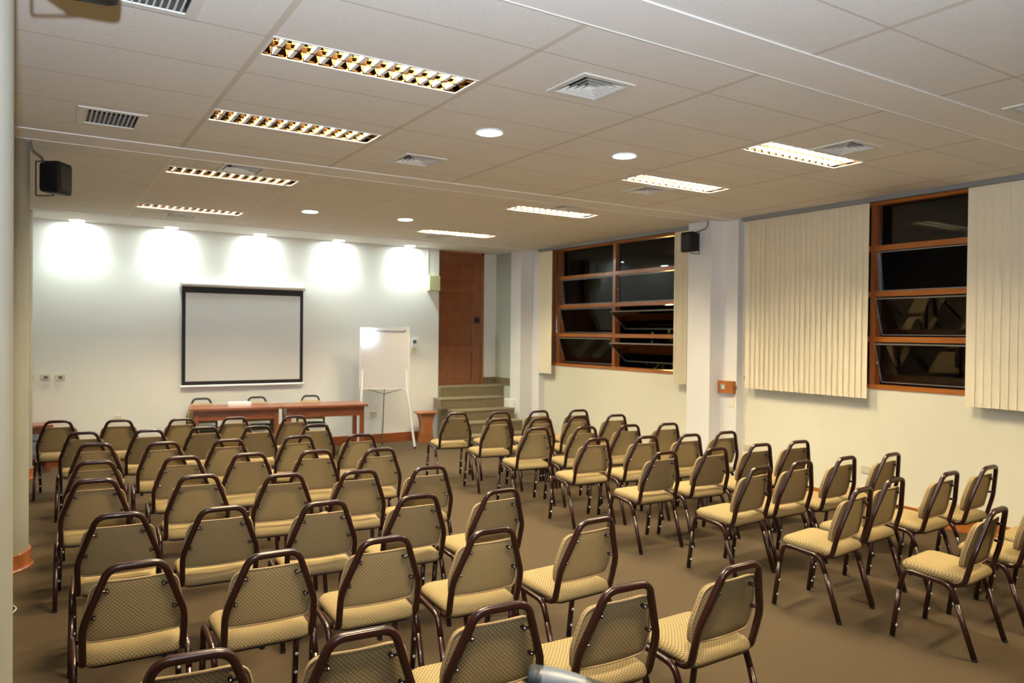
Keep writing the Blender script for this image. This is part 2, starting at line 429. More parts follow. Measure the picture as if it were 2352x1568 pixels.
# skirting
b = NB(); box(b, XL, XR0 - .14, YB - .018, YB, 0, .15); struct(link('baseboard_back', b, M['trim_x']))
b = NB(); box(b, XW - .018, XW, YF, 6.30, 0, .135); box(b, XW - .034, XW - .018, YF, 6.30, 0, .018); box(b, XW - .018, XW, 7.08, 10.60, 0, .135); struct(link('baseboard_right', b, M['trim_orange']))
# round columns on the left
for i, cy in enumerate((2.62, 6.90, 10.86)):
    c = struct(root('column', (-.362, cy, 0)))
    b = NB(); lathe(b, [(.30, 0), (.30, CZ)], 48); link('column_shaft', b, M['column'], c, smooth=True)
    b = NB(); lathe(b, [(.335, 0), (.335, .012), (.322, .022), (.318, .028), (.318, .125), (.312, .132), (.299, .132)], 48); link('column_skirting', b, M['trim_z'], c, smooth=True)

# ------------------------------------------------------------------ windows
def window(name, y0, y1, posts, rows, tilts):
    wnd = struct(root(name, (XW, 0, 0)))
    D0, D1 = 0.015, 0.125
    b = NB(); box(b, -.012, D1, y0, y1, WZ0, WZ0 + .045); box(b, D0, D1, y0, y1, WZ1 - .04, WZ1)
    box(b, D0, D1, y0, y0 + .045, WZ0 + .045, WZ1 - .04); box(b, D0, D1, y1 - .045, y1, WZ0 + .045, WZ1 - .04)
    link('window_frame', b, M['trim_orange'], wnd)
    ys = [y0 + .02] + posts + [y1 - .02]
    for p in posts:
        b = NB(); box(b, D0, D1 - .01, p - .03, p + .03, WZ0 + .045, WZ1 - .04); link('mullion', b, M['trim_z'], wnd)
    for z in rows:
        b = NB()
        for a, c in zip(ys, ys[1:]): box(b, D0 - .005, D1 - .02, a + .029, c - .029, z - .028, z + .028)
        link('transom', b, M['trim_orange'], wnd)
    zs = [WZ0 + .045] + [z for z in rows] + [WZ1 - .04]
    for ci, (a, c) in enumerate(zip(ys, ys[1:])):
        for ri, (za, zb) in enumerate(zip(zs, zs[1:])):
            za2 = za + (.03 if ri else .004); zb2 = zb - (.03 if ri < len(zs) - 2 else .004)
            ang = tilts[ci][ri]; zc = (za2 + zb2) / 2; hh = (zb2 - za2) / 2 - .004; xa = .07
            mt = Matrix.Translation((xa, 0, zc)) @ Matrix.Rotation(-math.radians(ang), 4, 'Y')
            b = NB(); box(b, -.003, .003, a + .036, c - .036, -hh, hh, mt)
            s = link('pane', b, M['glass'], wnd)
            if ang:
                b = NB(); f = .008; A, C = a + .034, c - .034
                box(b, -.008, .008, A, C, hh - f, hh + .002, mt); box(b, -.008, .008, A, C, -hh, -hh + f, mt)
                box(b, -.008, .008, A, A + f, -hh + f, hh - f, mt); box(b, -.008, .008, C - f, C, -hh + f, hh - f, mt)
                link('sash', b, M['alu'], s)
                b = NB(); lathe(b, [(.016, 0), (.016, .02)], 10, 'y', (xa - .012, C - .012, zc)); link('pivot', b, M['alu'], s)
    return wnd
ROWS = [1.80, 2.27, 2.745]
window('window_1', W1[0], W1[1], [3.30, 4.615], ROWS, [[0, 0, 0, 0], [19, 19, 6, 0], [0, 0, 0, 0]])
window('window_2', W2[0], W2[1], [8.79, 10.22], ROWS, [[50, 50, 3, 0], [20, 15, 3, 0], [0, 0, 0, 0]])
# ------------------------------------------------------------------ blinds
def blind(y0, y1, zb, label, n, ang, x=7.235, grp='vertical blinds'):
    r = root('vertical_blind', (x, (y0 + y1) / 2, zb)); tag(r, label, 'blind', grp)
    pitch = (y1 - y0) / n; sw = min(.089, pitch * 1.29) if n < 60 else pitch
    b = NB(); me = None; random.seed(int(y0 * 10))
    for k in range(n):
        a = ang + random.uniform(-2, 2)
        mt = Matrix.Translation((0, y0 + (k + .5) * pitch - (y0 + y1) / 2, 0)) @ Matrix.Rotation(math.radians(a), 4, 'Z')
        if me is None:
            bb = NB(); hgt = 3.205 - zb; N = 4; w2 = sw / 2
            for i in range(N):       # slightly curved slat
                ya, yb2 = -w2 + i * sw / N, -w2 + (i + 1) * sw / N
                xa, xb = .004 * (1 - (ya / w2) ** 2), .004 * (1 - (yb2 / w2) ** 2)
                v = [bb.verts.new(c) for c in ((xa, ya, 0), (xb, yb2, 0), (xb, yb2, hgt), (xa, ya, hgt), (xa + .001, ya, 0), (xb + .001, yb2, 0), (xb + .001, yb2, hgt), (xa + .001, ya, hgt))]
                for q in ((0, 1, 2, 3), (7, 6, 5, 4), (0, 4, 5, 1), (3, 2, 6, 7)): bb.faces.new([v[t] for t in q])
            o = link('slat', bb, M['blind'], r, smooth=True); me = o.data
        else:
            o = bpy.data.objects.new('slat', me); COL.objects.link(o); o.parent = r
        o.matrix_local = mt
    return r
blind(4.582, 6.164, 1.188, 'wide cream vertical blind drawn left of the tall window, with dark slat edges', 23, -14)
blind(1.85, 3.602, 1.194, 'smooth cream vertical blind cut off by the right edge of the photo', 25, -5)
blind(7.13, 7.378, 1.168, 'narrow bunch of cream blind slats beside the loudspeaker pier', 8, -14)
blind(10.235, 10.585, 1.15, 'narrow cream blind strip at the far left end of the far window', 6, 12)
for (a, c, lab) in ((1.6, 6.21, 'grey blind track along the ceiling above the nearer window'), (7.10, 10.595, 'grey blind track along the ceiling above the farther window')):
    b = NB(); box(b, 7.205, 7.27, a, c, 3.208, CZ - .001); box(b, 7.195, 7.205, a, c, 3.222, 3.236)
    tag(link('blind_track', b, M['rail_grey']), lab, 'blind track')

# ------------------------------------------------------------------ recessed louvre lamps
def make_fixture():
    r = root('ceiling_lamp'); blade = None
    b = NB(); L, W, D = FL, FW, 0.10; t = .003
    # housing : open box of thin sheet
    box(b, 0, L, 0, t, 0, D); box(b, 0, L, W - t, W, 0, D); box(b, 0, t, t, W - t, 0, D); box(b, L - t, L, t, W - t, 0, D)
    box(b, t, L - t, t, W - t, D - t, D)
    link('housing', b, M['reflector'], r)
    b = NB(); e = .010
    box(b, -e, L + e, -e, 0.002, -.004, 0); box(b, -e, L + e, W - .002, W + e, -.004, 0); box(b, -e, .002, .002, W - .002, -.004, 0); box(b, L - .002, L + e, .002, W - .002, -.004, 0)
    link('rim', b, M['beam_edge'], r)
    for yy in (W * .27, W * .73):
        b = NB(); tube(b, [(0.03, yy, .068), (L - .03, yy, .068)], .013, 10)
        link('fluorescent_tube', b, M['tube_light'], r, smooth=True)
        # curved mirror trough each side of the tube
        b = NB(); prof = []
        for k in range(9):
            a = -1 + 2 * k / 8; prof.append((yy + a * W * .245, .090 - .075 * abs(a) ** 2.2))
        vs = [[b.verts.new((x, p[0], p[1])) for p in prof] for x in (t, L - t)]
        vs2 = [[b.verts.new((x, p[0], p[1] + .0015)) for p in prof] for x in (t, L - t)]
        for k in range(8):
            b.faces.new((vs[0][k], vs[1][k], vs[1][k + 1], vs[0][k + 1])); b.faces.new((vs2[0][k + 1], vs2[1][k + 1], vs2[1][k], vs2[0][k]))
        link('reflector', b, M['reflector'], r, smooth=True)
        # V shaped cross blades
        n = 13
        for k in range(n):
            x = (k + .75) * L / (n + .5)
            if blade is None:
                b = NB(); h = W * .225; v = []
                for s in (-1, 1):
                    for (dx, z) in ((-.011, .004), (.011, .004), (.002, .048), (-.002, .048)): v.append(b.verts.new((dx, s * h, z)))
                mid = [b.verts.new((dx, 0, z)) for (dx, z) in ((-.011, .004), (.011, .004), (.002, .030), (-.002, .030))]
                for A, B in ((v[:4], mid), (mid, v[4:])):
                    for q in range(4): b.faces.new((A[q], A[(q + 1) % 4], B[(q + 1) % 4], B[q]))
                b.faces.new(v[:4][::-1]); b.faces.new(v[4:])
                o = link('louvre_blade', b, M['louvre'], r); blade = o.data
            else:
                o = bpy.data.objects.new('louvre_blade', blade); COL.objects.link(o); o.parent = r
            o.location = (x, yy, 0)
    b = NB(); box(b, .01, L - .01, W / 2 - .006, W / 2 + .006, .002, .03); link('spine', b, M['reflector'], r)
    return r
f0 = make_fixture(); first = True
def put_fix(x, y, label, grp):
    global first
    o = f0 if first else copy_tree(f0); first = False
    o.location = (x, y, CZ); tag(o, label, 'ceiling lamp', grp)
DESC = ['nearest', 'second nearest', 'second farthest', 'farthest']
for i, (x, y) in enumerate(LFIX): put_fix(x, y, 'recessed louvred strip lamp in the left line of four, %s the camera' % (DESC[i] + (' to' if i < 2 else ' from')), 'recessed lamps in the left line')
for i, (x, y) in enumerate(RFIX): put_fix(x, y, 'glaring white louvred strip lamp in the right line of four, %s the camera' % (DESC[i] + (' to' if i < 2 else ' from')), 'recessed lamps in the right line')
for i, (x, y) in enumerate(BFIX): put_fix(x, y, 'added louvred strip lamp above the photographer, out of the picture, in the %s line' % ['left', 'right'][i], 'added recessed lamps out of view')

# ------------------------------------------------------------------ downlights
def make_down():
    r = root('downlight')
    b = NB(); lathe(b, [(.088, 0), (.104, 0), (.106, -.006), (.100, -.010), (.088, -.008), (.088, 0)], 32, capb=False, capt=False); link('trim_ring', b, M['white_metal'], r, smooth=True)
    b = NB(); lathe(b, [(.0875, -.0005), (.0875, -.004), (.07, -.007), (.03, -.010)], 32); link('lamp_face', b, M['disc_light'], r, smooth=True)
    return r
d0 = make_down(); dfirst = True
def put_down(x, y, label, grp, energy, size=100):
    global dfirst
    o = d0 if dfirst else copy_tree(d0); dfirst = False
    z = CZ if y < 10.6 else CZ - .004
    o.location = (x, y, z); tag(o, label, 'downlight', grp)
    s = bpy.data.lights.new('downlight_beam', 'SPOT'); s.energy = energy; s.color = (0.84, 1.0, 0.95); s.spot_size = math.radians(size); s.spot_blend = 0.9; s.shadow_soft_size = .05
    so = bpy.data.objects.new('downlight_beam', s); COL.objects.link(so); so.parent = o; so.location = (0, 0, -.03)
for x, y, lab in ((2.70, 4.60, 'round cool white downlight between the two strip lamp lines, nearer left of four'), (3.94, 4.59, 'round cool white downlight between the two strip lamp lines, nearer right of four'),
                  (2.73, 8.86, 'round downlight beyond the beam between the strip lamp lines, farther left of four'), (3.92, 8.76, 'round downlight beyond the beam between the strip lamp lines, farther right of four')):
    put_down(x, y, lab, 'downlights in the middle of the ceiling', SPOT, 120)
for i, x in enumerate((0.42, 1.56, 2.77, 3.97, 5.18)):
    put_down(x, YB - .16, 'round downlight washing the white back wall, %s of five from the left' % ORD[i], 'downlights along the back wall', WALLSPOT, 125)

# ------------------------------------------------------------------ ceiling grilles
def make_diff():
    r = root('air_diffuser'); S = .183; m = M['grille']
    b = NB()
    for (x0, x1, y0, y1) in ((-S, S, -S, -.150), (-S, S, .150, S), (-S, -.150, -.150, .150), (.150, S, -.150, .150)): box(b, x0, x1, y0, y1, -.008, 0)
    link('outer_frame', b, m, r)
    for s in (.140, .105, .072, .040):          # nested sloping square louvres
        b = NB(); q = s - .030
        lo = [b.verts.new((a * s, c * s, -.006)) for a, c in ((-1, -1), (1, -1), (1, 1), (-1, 1))]
        hi = [b.verts.new((a * q, c * q, .022)) for a, c in ((-1, -1), (1, -1), (1, 1), (-1, 1))]
        lo2 = [b.verts.new((v.co.x * .985, v.co.y * .985, v.co.z + .002)) for v in lo]; hi2 = [b.verts.new((v.co.x * .95, v.co.y * .95, v.co.z + .002)) for v in hi]
        for k in range(4):
            j = (k + 1) % 4
            b.faces.new((lo[k], lo[j], hi[j], hi[k])); b.faces.new((lo2[k], hi2[k], hi2[j], lo2[j])); b.faces.new((lo[k], lo2[k], lo2[j], lo[j])); b.faces.new((hi[k], hi[j], hi2[j], hi2[k]))
        link('louvre', b, m, r)
    b = NB(); t = .154
    box(b, -t, t, -t, -t + .003, 0, .10); box(b, -t, t, t - .003, t, 0, .10); box(b, -t, -t + .003, -t + .003, t - .003, 0, .10); box(b, t - .003, t, -t + .003, t - .003, 0, .10); box(b, -t, t, -t, t, .10, .103)
    link('duct', b, M['grille_dark'], r)
    return r
v0 = make_diff()
DL = ['square white air diffuser right of the nearest left-line strip lamp', 'square white air diffuser just in front of the far beam, left of middle', 'square white air diffuser next to the nearest right-line strip lamp',
      'square diffuser close to the second right-line strip lamp', 'small square diffuser on the far beam edge above the right-line lamps', 'square diffuser beside the farthest right-line strip lamp',
      'square diffuser just beyond the beam, touching the third left-line strip lamp', 'square diffuser between the farthest left-line lamp and the back wall', 'square diffuser cut by the right edge of the photo, beyond the wide beam']
for i, (x, y) in enumerate(DIFF):
    o = v0 if i == 0 else copy_tree(v0)
    o.location = (x, y, CZ); tag(o, DL[i], 'air vent', 'square air diffusers')
def make_slot():
    r = root('air_grille')
    b = NB()
    for (x0, x1, y0, y1) in ((-.20, .20, -.225, -.183), (-.20, .20, .183, .225), (-.20, -.153, -.183, .183), (.153, .20, -.183, .183)): box(b, x0, x1, y0, y1, -.008, 0)
    link('outer_frame', b, M['grille'], r)
    for k in range(11):
        x = -.140 + k * .028
        b = NB(); mt = Matrix.Translation((x, 0, .014)) @ Matrix.Rotation(math.radians(24), 4, 'Y')
        box(b, -.0045, .0045, -.183, .183, -.018, .018, mt); link('slat', b, M['grille'], r)
    b = NB(); t, u = .154, .184
    box(b, -t, t, -u, -u + .003, 0, .10); box(b, -t, t, u - .003, u, 0, .10); box(b, -t, -t + .003, -u + .003, u - .003, 0, .10); box(b, t - .003, t, -u + .003, u - .003, 0, .10); box(b, -t, t, -u, u, .10, .103)
    link('duct', b, M['grille_dark'], r)
    return r
s0 = make_slot()
for i, (x, y) in enumerate(SLOT):
    o = s0 if i == 0 else copy_tree(s0); o.location = (x, y, CZ)
    tag(o, ('slatted white air grille near the column loudspeaker' if i == 0 else 'slatted white air grille cut off by the top edge of the photo'), 'air vent', 'slatted air grilles')

# ------------------------------------------------------------------ chairs
def make_chair(seat_m, back_m, tube_m, name='banquet_chair'):
    r = root(name)
    R = .0135
    # seat cushion
    ol = round_poly([(-.195, -.185), (.195, -.185), (.212, .20), (-.212, .20)], [.05, .05, .075, .075], 5)
    def fs(x, y, h): return (x, y, h + .010 * (y / .2))
    b = NB(); loft(b, ol, [(.03, .408), (.006, .412), (0, .430), (.004, .447), (.020, .460), (.050, .468), (.10, .474), (.16, .477)], fs, (0, .01)); link('seat', b, seat_m, r, smooth='all')
    b = NB(); loft(b, round_poly([(-.18, -.165), (.18, -.165), (.195, .18), (-.195, .18)], .05, 4), [(0, .398), (0, .412)], fs, (0, .01)); link('seat_pan', b, M['rubber'], r)
    # backrest cushion, curved sideways and leaning back
    def fb(x, z, h): return (x, -.158 - (z - .45) * .23 + .62 * x * x + h, z)
    ob = round_poly([(-.183, .500), (.183, .500), (.197, .590), (.163, .768), (-.163, .768), (-.197, .590)], [.02, .02, .08, .055, .055, .08], 5)
    # subdivide the long edges so that the curve shows
    o2 = []
    for i, p in enumerate(ob):
        q = ob[(i + 1) % len(ob)]; L = math.hypot(q[0] - p[0], q[1] - p[1]); n = max(1, int(L / .05))
        for k in range(n): o2.append((p[0] + (q[0] - p[0]) * k / n, p[1] + (q[1] - p[1]) * k / n))
    def grid_cushion():
        bm = NB(); cz = .64
        layers = [(.100, .0), (.05, .0), (.012, .0), (.003, .003), (0, .012), (.004, .026), (.022, .038), (.06, .044), (.11, .047)]
        loft(bm, o2, layers, fb, (0, cz)); return bm
    bo = link('backrest', grid_cushion(), back_m, r, smooth='all')
    b = NB(); pts = [Vector(fb(x, z, -.0005)) for x, z in o2]; pts = pts + [pts[0]]
    tube(b, pts, .0042, 6, caps=False); link('piping', b, M['piping'], bo, smooth='all')
    # back hoop
    def hz(x, z): return (x, -.178 - (z - .45) * .23, z)
    path = [(-.193, -.085, .398), (-.193, -.160, .405), hz(-.197, .585), hz(-.104, .836), hz(.104, .836), hz(.197, .585), (.193, -.160, .405), (.193, -.085, .398)]
    b = NB(); tube(b, fillet(path, [0, .055, .04, .048, .048, .04, .055, 0], 6), R + .001, 10, sq=True); link('back_frame', b, tube_m, r, smooth='all')
    for s in (-1, 1):
        for (bx, bz) in ((.108, .735), (.154, .622)):
            hx = .197 - (bz - .585) / (.251) * .093
            A = Vector(hz(s * hx, bz)); B = Vector((s * bx, hz(0, bz)[1] + .006, bz - .004))
            b = NB(); tube(b, [A, B], .0055, 6); tube(b, [B + Vector((0, -.004, 0)), B + Vector((0, .018, 0))], .0085, 10); t = link('bracket', b, M['tab'], r, smooth=True)
            b = NB(); lathe(b, [(.0062, 0), (.0062, -.003), (.003, -.006)], 10, 'y', (B.x, B.y - .004, B.z)); link('bolt', b, M['bolt'], t, smooth=True)
        X = s * .225
        rail = fillet([(X, .185, .30), (X, .158, .425), (X, -.100, .398), (X, -.137, .30)], .05, 6)
        b = NB(); tube(b, rail, R, 10, sq=True); link('side_rail', b, tube_m, r, smooth='all')
        b = NB(); tube(b, [(X, .185, .30), (X, .2225, .012)], R + .0006, 10, sq=True); lg = link('leg', b, tube_m, r, smooth='all')
        b = NB(); lathe(b, [(.0135, 0), (.0155, .002), (.0155, .014)], 10, 'z', (X, .2235, 0)); link('rubber_foot', b, M['rubber'], lg)
        for zz in (.075, .175, ):
            yy = .185 + (.30 - zz) / .288 * .0375
            b = NB(); lathe(b, [(.0085, -R), (.0085, -R - .004), (.004, -R - .008)], 10, 'y', (X, yy, zz)); link('stacking_stud', b, M['bumper'], lg, smooth=True)
        b = NB(); tube(b, [(X, -.137, .30), (X, -.232, .012)], R + .0006, 10, sq=True); lg = link('leg', b, tube_m, r, smooth='all')
        b = NB(); lathe(b, [(.0135, 0), (.0155, .002), (.0155, .014)], 10, 'z', (X, -.2345, 0)); link('rubber_foot', b, M['rubber'], lg)
    for yy, z in ((.12, .408), (-.08, .389)):
        b = NB(); tube(b, [(-.225, yy, z), (.225, yy, z)], .010, 8); link('cross_bar', b, tube_m, r, smooth='all')
    return r
ch0 = make_chair(M['fabric_seat'], M['fabric'], M['tube']); cfirst = True
def put_chair(x, y, yaw, label, grp):
    global cfirst
    o = ch0 if cfirst else copy_tree(ch0); cfirst = False
    o.location = (x, y, 0); o.rotation_euler = (0, 0, math.radians(yaw)); tag(o, label, 'chair', grp)
LEFT = [[(0.213, 9.547, -8), (0.762, 9.351, -6), (1.362, 9.18, -5), (1.905, 9.049, -7), (2.514, 8.884, -5)], [(0.392, 8.431, -7), (0.935, 8.322, -5), (1.444, 8.317, -6), (1.938, 8.155, -7), (2.512, 8.017, -8)], [(0.445, 7.561, -7), (0.939, 7.386, -4), (1.472, 7.297, -6), (2.082, 7.229, -6), (2.642, 7.072, -8)], [(0.376, 6.598, -4), (0.96, 6.519, -4), (1.454, 6.429, -6), (1.964, 6.319, -7), (2.458, 6.169, -6)], [(0.333, 5.831, -4), (0.937, 5.665, -4), (1.457, 5.43, -6), (1.951, 5.308, -6), (2.445, 5.21, -4)], [(0.385, 4.742, -4), (0.879, 4.626, -3), (1.417, 4.478, -4), (1.953, 4.371, -3), (2.454, 4.262, 2)], [(0.356, 3.767, -1), (0.893, 3.628, -1), (1.416, 3.598, -3), (1.939, 3.476, -2), (2.5, 3.384, 3)], [(0.429, 2.689, -6), (0.923, 2.593, -4), (1.439, 2.56, -4), (1.971, 2.495, -2), (2.553, 2.447, 1)]]
RIGHT = [[(4.357, 8.328, -8), (4.884, 8.173, -10), (5.402, 8.089, -8), (5.933, 7.947, -10)], [(4.48, 7.56, -7), (4.975, 7.41, -9), (5.475, 7.355, -8), (5.994, 7.284, -8)], [(4.42, 6.692, -6), (4.924, 6.523, -7), (5.454, 6.437, -7), (5.945, 6.342, -8)], [(4.478, 5.788, -5), (4.996, 5.67, -5), (5.480, 5.57, -6), (5.966, 5.54, -6)], [(4.464, 4.88, -2), (5.02, 4.825, -3), (5.568, 4.794, -4), (6.057, 4.749, -4)], [(4.558, 3.998, 4), (5.073, 4.007, 0), (5.576, 3.961, 2), (6.083, 3.882, 3)], [(4.495, 3.143, 7), (5.014, 3.226, 4), (5.625, 3.168, 3), (6.168, 3.153, 3)], [(4.669, 2.408, 6), (5.34, 2.42, 6), (5.86, 2.42, 5)]]
for ri, row in enumerate(LEFT):
    for ci, (x, y, a) in enumerate(row):
        rn = ['farthest', 'seventh', 'sixth', 'fifth', 'fourth', 'third', 'second', 'nearest'][ri]
        rt = (rn + ' row of left block') if ri in (0, 7) else ('left block, %s row from the camera' % rn)
        put_chair(x, y, a, 'brown tubular chair, beige lattice fabric, %s, %s from left' % (rt, ORD[ci]), 'chairs in the left block')
for ri, row in enumerate(RIGHT):
    for ci, (x, y, a) in enumerate(row):
        rn = ['farthest', 'seventh', 'sixth', 'fifth', 'fourth', 'third', 'second', 'nearest'][ri]
        rt = (rn + ' row of right block') if ri in (0, 7) else ('right block, %s row from the camera' % rn)
        put_chair(x, y, a, 'brown tubular chair, beige lattice fabric, %s, %s from left' % (rt, ORD[ci]), 'chairs in the right block')
# three green seated chairs behind the speakers' table
gr0 = make_chair(M['fabric_green'], M['fabric'], M['tube_dark'])
GC = [(1.96, 11.18, 177), (2.71, 11.10, 176), (3.44, 11.02, 166)]
for i, (x, y, a) in enumerate(GC):
    o = gr0 if i == 0 else copy_tree(gr0)
    o.location = (x, y, 0); o.rotation_euler = (0, 0, math.radians(a))
    tag(o, 'green seated chair facing the room behind the long table, %s' % ['left of three', 'middle of three', 'right of three'][i], 'chair', 'green chairs behind the table')

# ------------------------------------------------------------------ speakers' tables
def table(name, loc, yaw, L, D, h, label, grp):
    r = root(name, (*loc, 0), yaw); tag(r, label, 'table', grp)
    b = NB(); box(b, 0, L, 0, D, h - .028, h); link('tabletop', b, M['table'], r, bevel=.006)
    for (x, y) in ((.05, .03), (L - .11, .03), (.05, D - .09), (L - .11, D - .09)):
        b = NB(); vs = box(b, x, x + .06, y, y + .06, 0, h - .028)
        link('leg', b, M['table_z'], r, bevel=.003)
    b = NB(); box(b, .11, L - .11, .04, .06, h - .165, h - .028); box(b, .11, L - .11, D - .06, D - .04, h - .165, h - .028)
    box(b, .06, .08, .09, D - .09, h - .165, h - .028); box(b, L - .08, L - .06, .09, D - .09, h - .165, h - .028); link('apron', b, M['table'], r)
    return r
ax, ay = 1.70, 10.68; ang = math.radians(-8)
ux, uy = math.cos(ang), math.sin(ang)
table('wooden_table', (ax, ay), math.degrees(ang), 1.190, .60, .765, 'left half of the red-brown wooden table pair in front of the projection screen', 'red-brown tables in a row')
table('wooden_table', (ax + ux * 1.20, ay + uy * 1.20), math.degrees(ang), 1.190, .60, .765, 'right half of the red-brown wooden table pair, next to the whiteboard easel', 'red-brown tables in a row')
b = NB(); box(b, 0, .30, 0, .2, 0, .035); box(b, .02, .28, .02, .18, .035, .045)
o = link('paper_stack', b, M['white_metal'], bevel=.004); o.location = (ax + ux * .50 - uy * .33, ay + uy * .50 + ux * .33, .765); o.rotation_euler = (0, 0, ang)
tag(o, 'flat white box lying at the back of the left red-brown table', 'box')
# low table at the far left with a crate under it
r = root('low_table', (-.62, 10.93 + .33, 0)); tag(r, 'low orange-brown wooden table behind the columns at the left edge', 'table')
b = NB(); box(b, .30, .78, -.15, .22, .572, .60); link('tabletop', b, M['table'], r, bevel=.005)
for x, y in ((.33, -.12), (.70, -.12), (.33, .15), (.70, .15)):
    b = NB(); box(b, x, x + .05, y, y + .05, 0, .572); link('leg', b, M['table_z'], r)
b = NB(); box(b, .38, .70, -.11, -.09, .49, .572); box(b, .38, .70, .17, .19, .49, .572); link('apron', b, M['table'], r)
b = NB(); box(b, .331, .749, -.12, .20, .17, .19); link('shelf', b, M['table'], r)
b = NB(); box(b, 0, .29, 0, .26, 0, .19); box(b, -.01, .30, -.01, .27, .15, .17); box(b, -.01, .30, -.01, .27, .03, .045)
o = link('storage_crate', b, M['crate'], bevel=.004); o.location = (-.62 + .395, 10.93 + .33 - .09, .19); tag(o, 'blue-grey plastic crate on the shelf of the low table at the left', 'crate')

# ------------------------------------------------------------------ projection screen
r = root('projection_screen', (0, YB, 0)); tag(r, 'white projection screen with black border hanging on the back wall', 'screen')
b = NB(); box(b, 1.715, 3.445, -.055, -.049, 1.03, 2.44, mi=0); link('black_border', b, M['black_frame'], r)
b = NB(); box(b, 1.765, 3.395, -.059, -.055, 1.085, 2.352); link('screen_surface', b, M['screen'], r)
b = NB(); tube(b, [(1.69, -.05, 2.475), (3.475, -.05, 2.475)], .035, 16); box(b, 1.685, 1.70, -.09, -.001, 2.435, 2.515); box(b, 3.465, 3.48, -.09, -.001, 2.435, 2.515); link('roller_case', b, M['white_metal'], r, smooth=True)
b = NB(); tube(b, [(1.70, -.052, 1.012), (3.46, -.052, 1.012)], .018, 12); link('bottom_bar', b, M['white_metal'], r, smooth=True)
b = NB(); tube(b, [(2.52, -.052, .995), (2.54, -.052, .97), (2.60, -.052, .97), (2.62, -.052, .995)], .006, 8); link('pull_handle', b, M['white_metal'], r, smooth=True)

# ------------------------------------------------------------------ easel whiteboard
r = root('flip_chart_easel', (4.59, 11.0, 0), -21.3); tag(r, 'white flip chart easel board on three legs beside the table', 'easel')
tl = Matrix.Rotation(math.radians(-0.7), 4, 'X')
b = NB(); mt = Matrix.Translation((0, -.02, 1.41)) @ tl
box(b, -.375, .375, -.012, .0, -.475, .475, mt); link('board', b, M['board'], r)
b = NB()
for q in ((-.385, -.375, -.016, .004, -.485, .485), (.375, .385, -.016, .004, -.485, .485), (-.375, .375, -.016, .004, .475, .485), (-.375, .375, -.016, .004, -.485, -.475)): box(b, *q, mt)
link('board_frame', b, M['white_metal'], r)
b = NB(); box(b, -.33, .33, -.030, -.012, .425, .437, mt); link('paper_clamp', b, M['alu'], r)
for s in (-1, 1):
    b = NB(); lathe(b, [(.012, -.012), (.012, -.040), (.006, -.045)], 10, 'y'); bmesh.ops.transform(b, matrix=mt @ Matrix.Translation((s * .31, 0, .445)), verts=b.verts); link('clamp_knob', b, M['alu'], r, smooth=True)
for s in (-1, 1):
    b = NB(); tube(b, [(s * .33, .035, 1.75), (s * .345, -.045, .95), (s * (.475 if s > 0 else .40), -.115, .012)], .019, 10); lg = link('leg', b, M['white_metal'], r, smooth=True)
    b = NB(); lathe(b, [(.019, 0), (.019, .03)], 10, 'z', (s * (.475 if s > 0 else .40), -.117, 0)); link('rubber_foot', b, M['rubber'], lg)
b = NB(); tube(b, [(.0, .04, 1.5), (-.0, .12, .90), (-.02, .36, .012)], .009, 8); lg = link('leg', b, M['steel'], r, smooth=True)
b = NB(); lathe(b, [(.012, 0), (.012, .03)], 10, 'z', (-.02, .36, 0)); link('rubber_foot', b, M['rubber'], lg)
b = NB(); tube(b, [(-.27, -.035, .93), (0, .13, .835)], .006, 8); tube(b, [(.27, -.035, .93), (0, .13, .835)], .006, 8); tube(b, [(0, .13, .85), (0, .13, .81)], .014, 10); link('brace', b, M['steel'], r, smooth=True)

# ------------------------------------------------------------------ stool
r = root('wooden_stool', (5.42, 11.22, 0), -4); tag(r, 'orange wooden stool with waisted sides standing between easel and stairs', 'stool')
ol = round_poly([(-.18, -.14), (.18, -.14), (.18, .14), (-.18, .14)], .05, 5)
b = NB(); loft(b, ol, [(.006, .485), (0, .491), (0, .505), (.006, .512)], lambda x, y, h: (x, y, h)); link('seat', b, M['stool'], r)
def waist(z): return .080 + .065 * (abs(z - .27) / .27) ** 1.8 * (1.15 if z > .27 else .55)
for yy in (-.10, .08):
    b = NB(); N = 12; fr = []; 
    for k in range(N + 1):
        z = .485 * k / N; wv = waist(z); fr.append([b.verts.new((sx * wv, y, z)) for sx, y in ((-1, yy), (1, yy), (1, yy + .022), (-1, yy + .022))])
    for A, B in zip(fr, fr[1:]):
        for q in range(4): b.faces.new((A[q], A[(q + 1) % 4], B[(q + 1) % 4], B[q]))
    b.faces.new(fr[0][::-1]); b.faces.new(fr[-1]); link('side_panel', b, M['stool'], r)
for sx in (-1, 1):
    b = NB(); fr = []
    for k in range(N + 1):
        z = .485 * k / N; wv = waist(z) - .010; fr.append([b.verts.new(p) for p in ((sx * wv, -.078, z), (sx * (wv - .016), -.078, z), (sx * (wv - .016), .08, z), (sx * wv, .08, z))])
    for A, B in zip(fr, fr[1:]):
        for q in range(4): b.faces.new((A[q], A[(q + 1) % 4], B[(q + 1) % 4], B[q]))
    b.faces.new(fr[0]); b.faces.new(fr[-1]); link('end_panel', b, M['stool'], r)

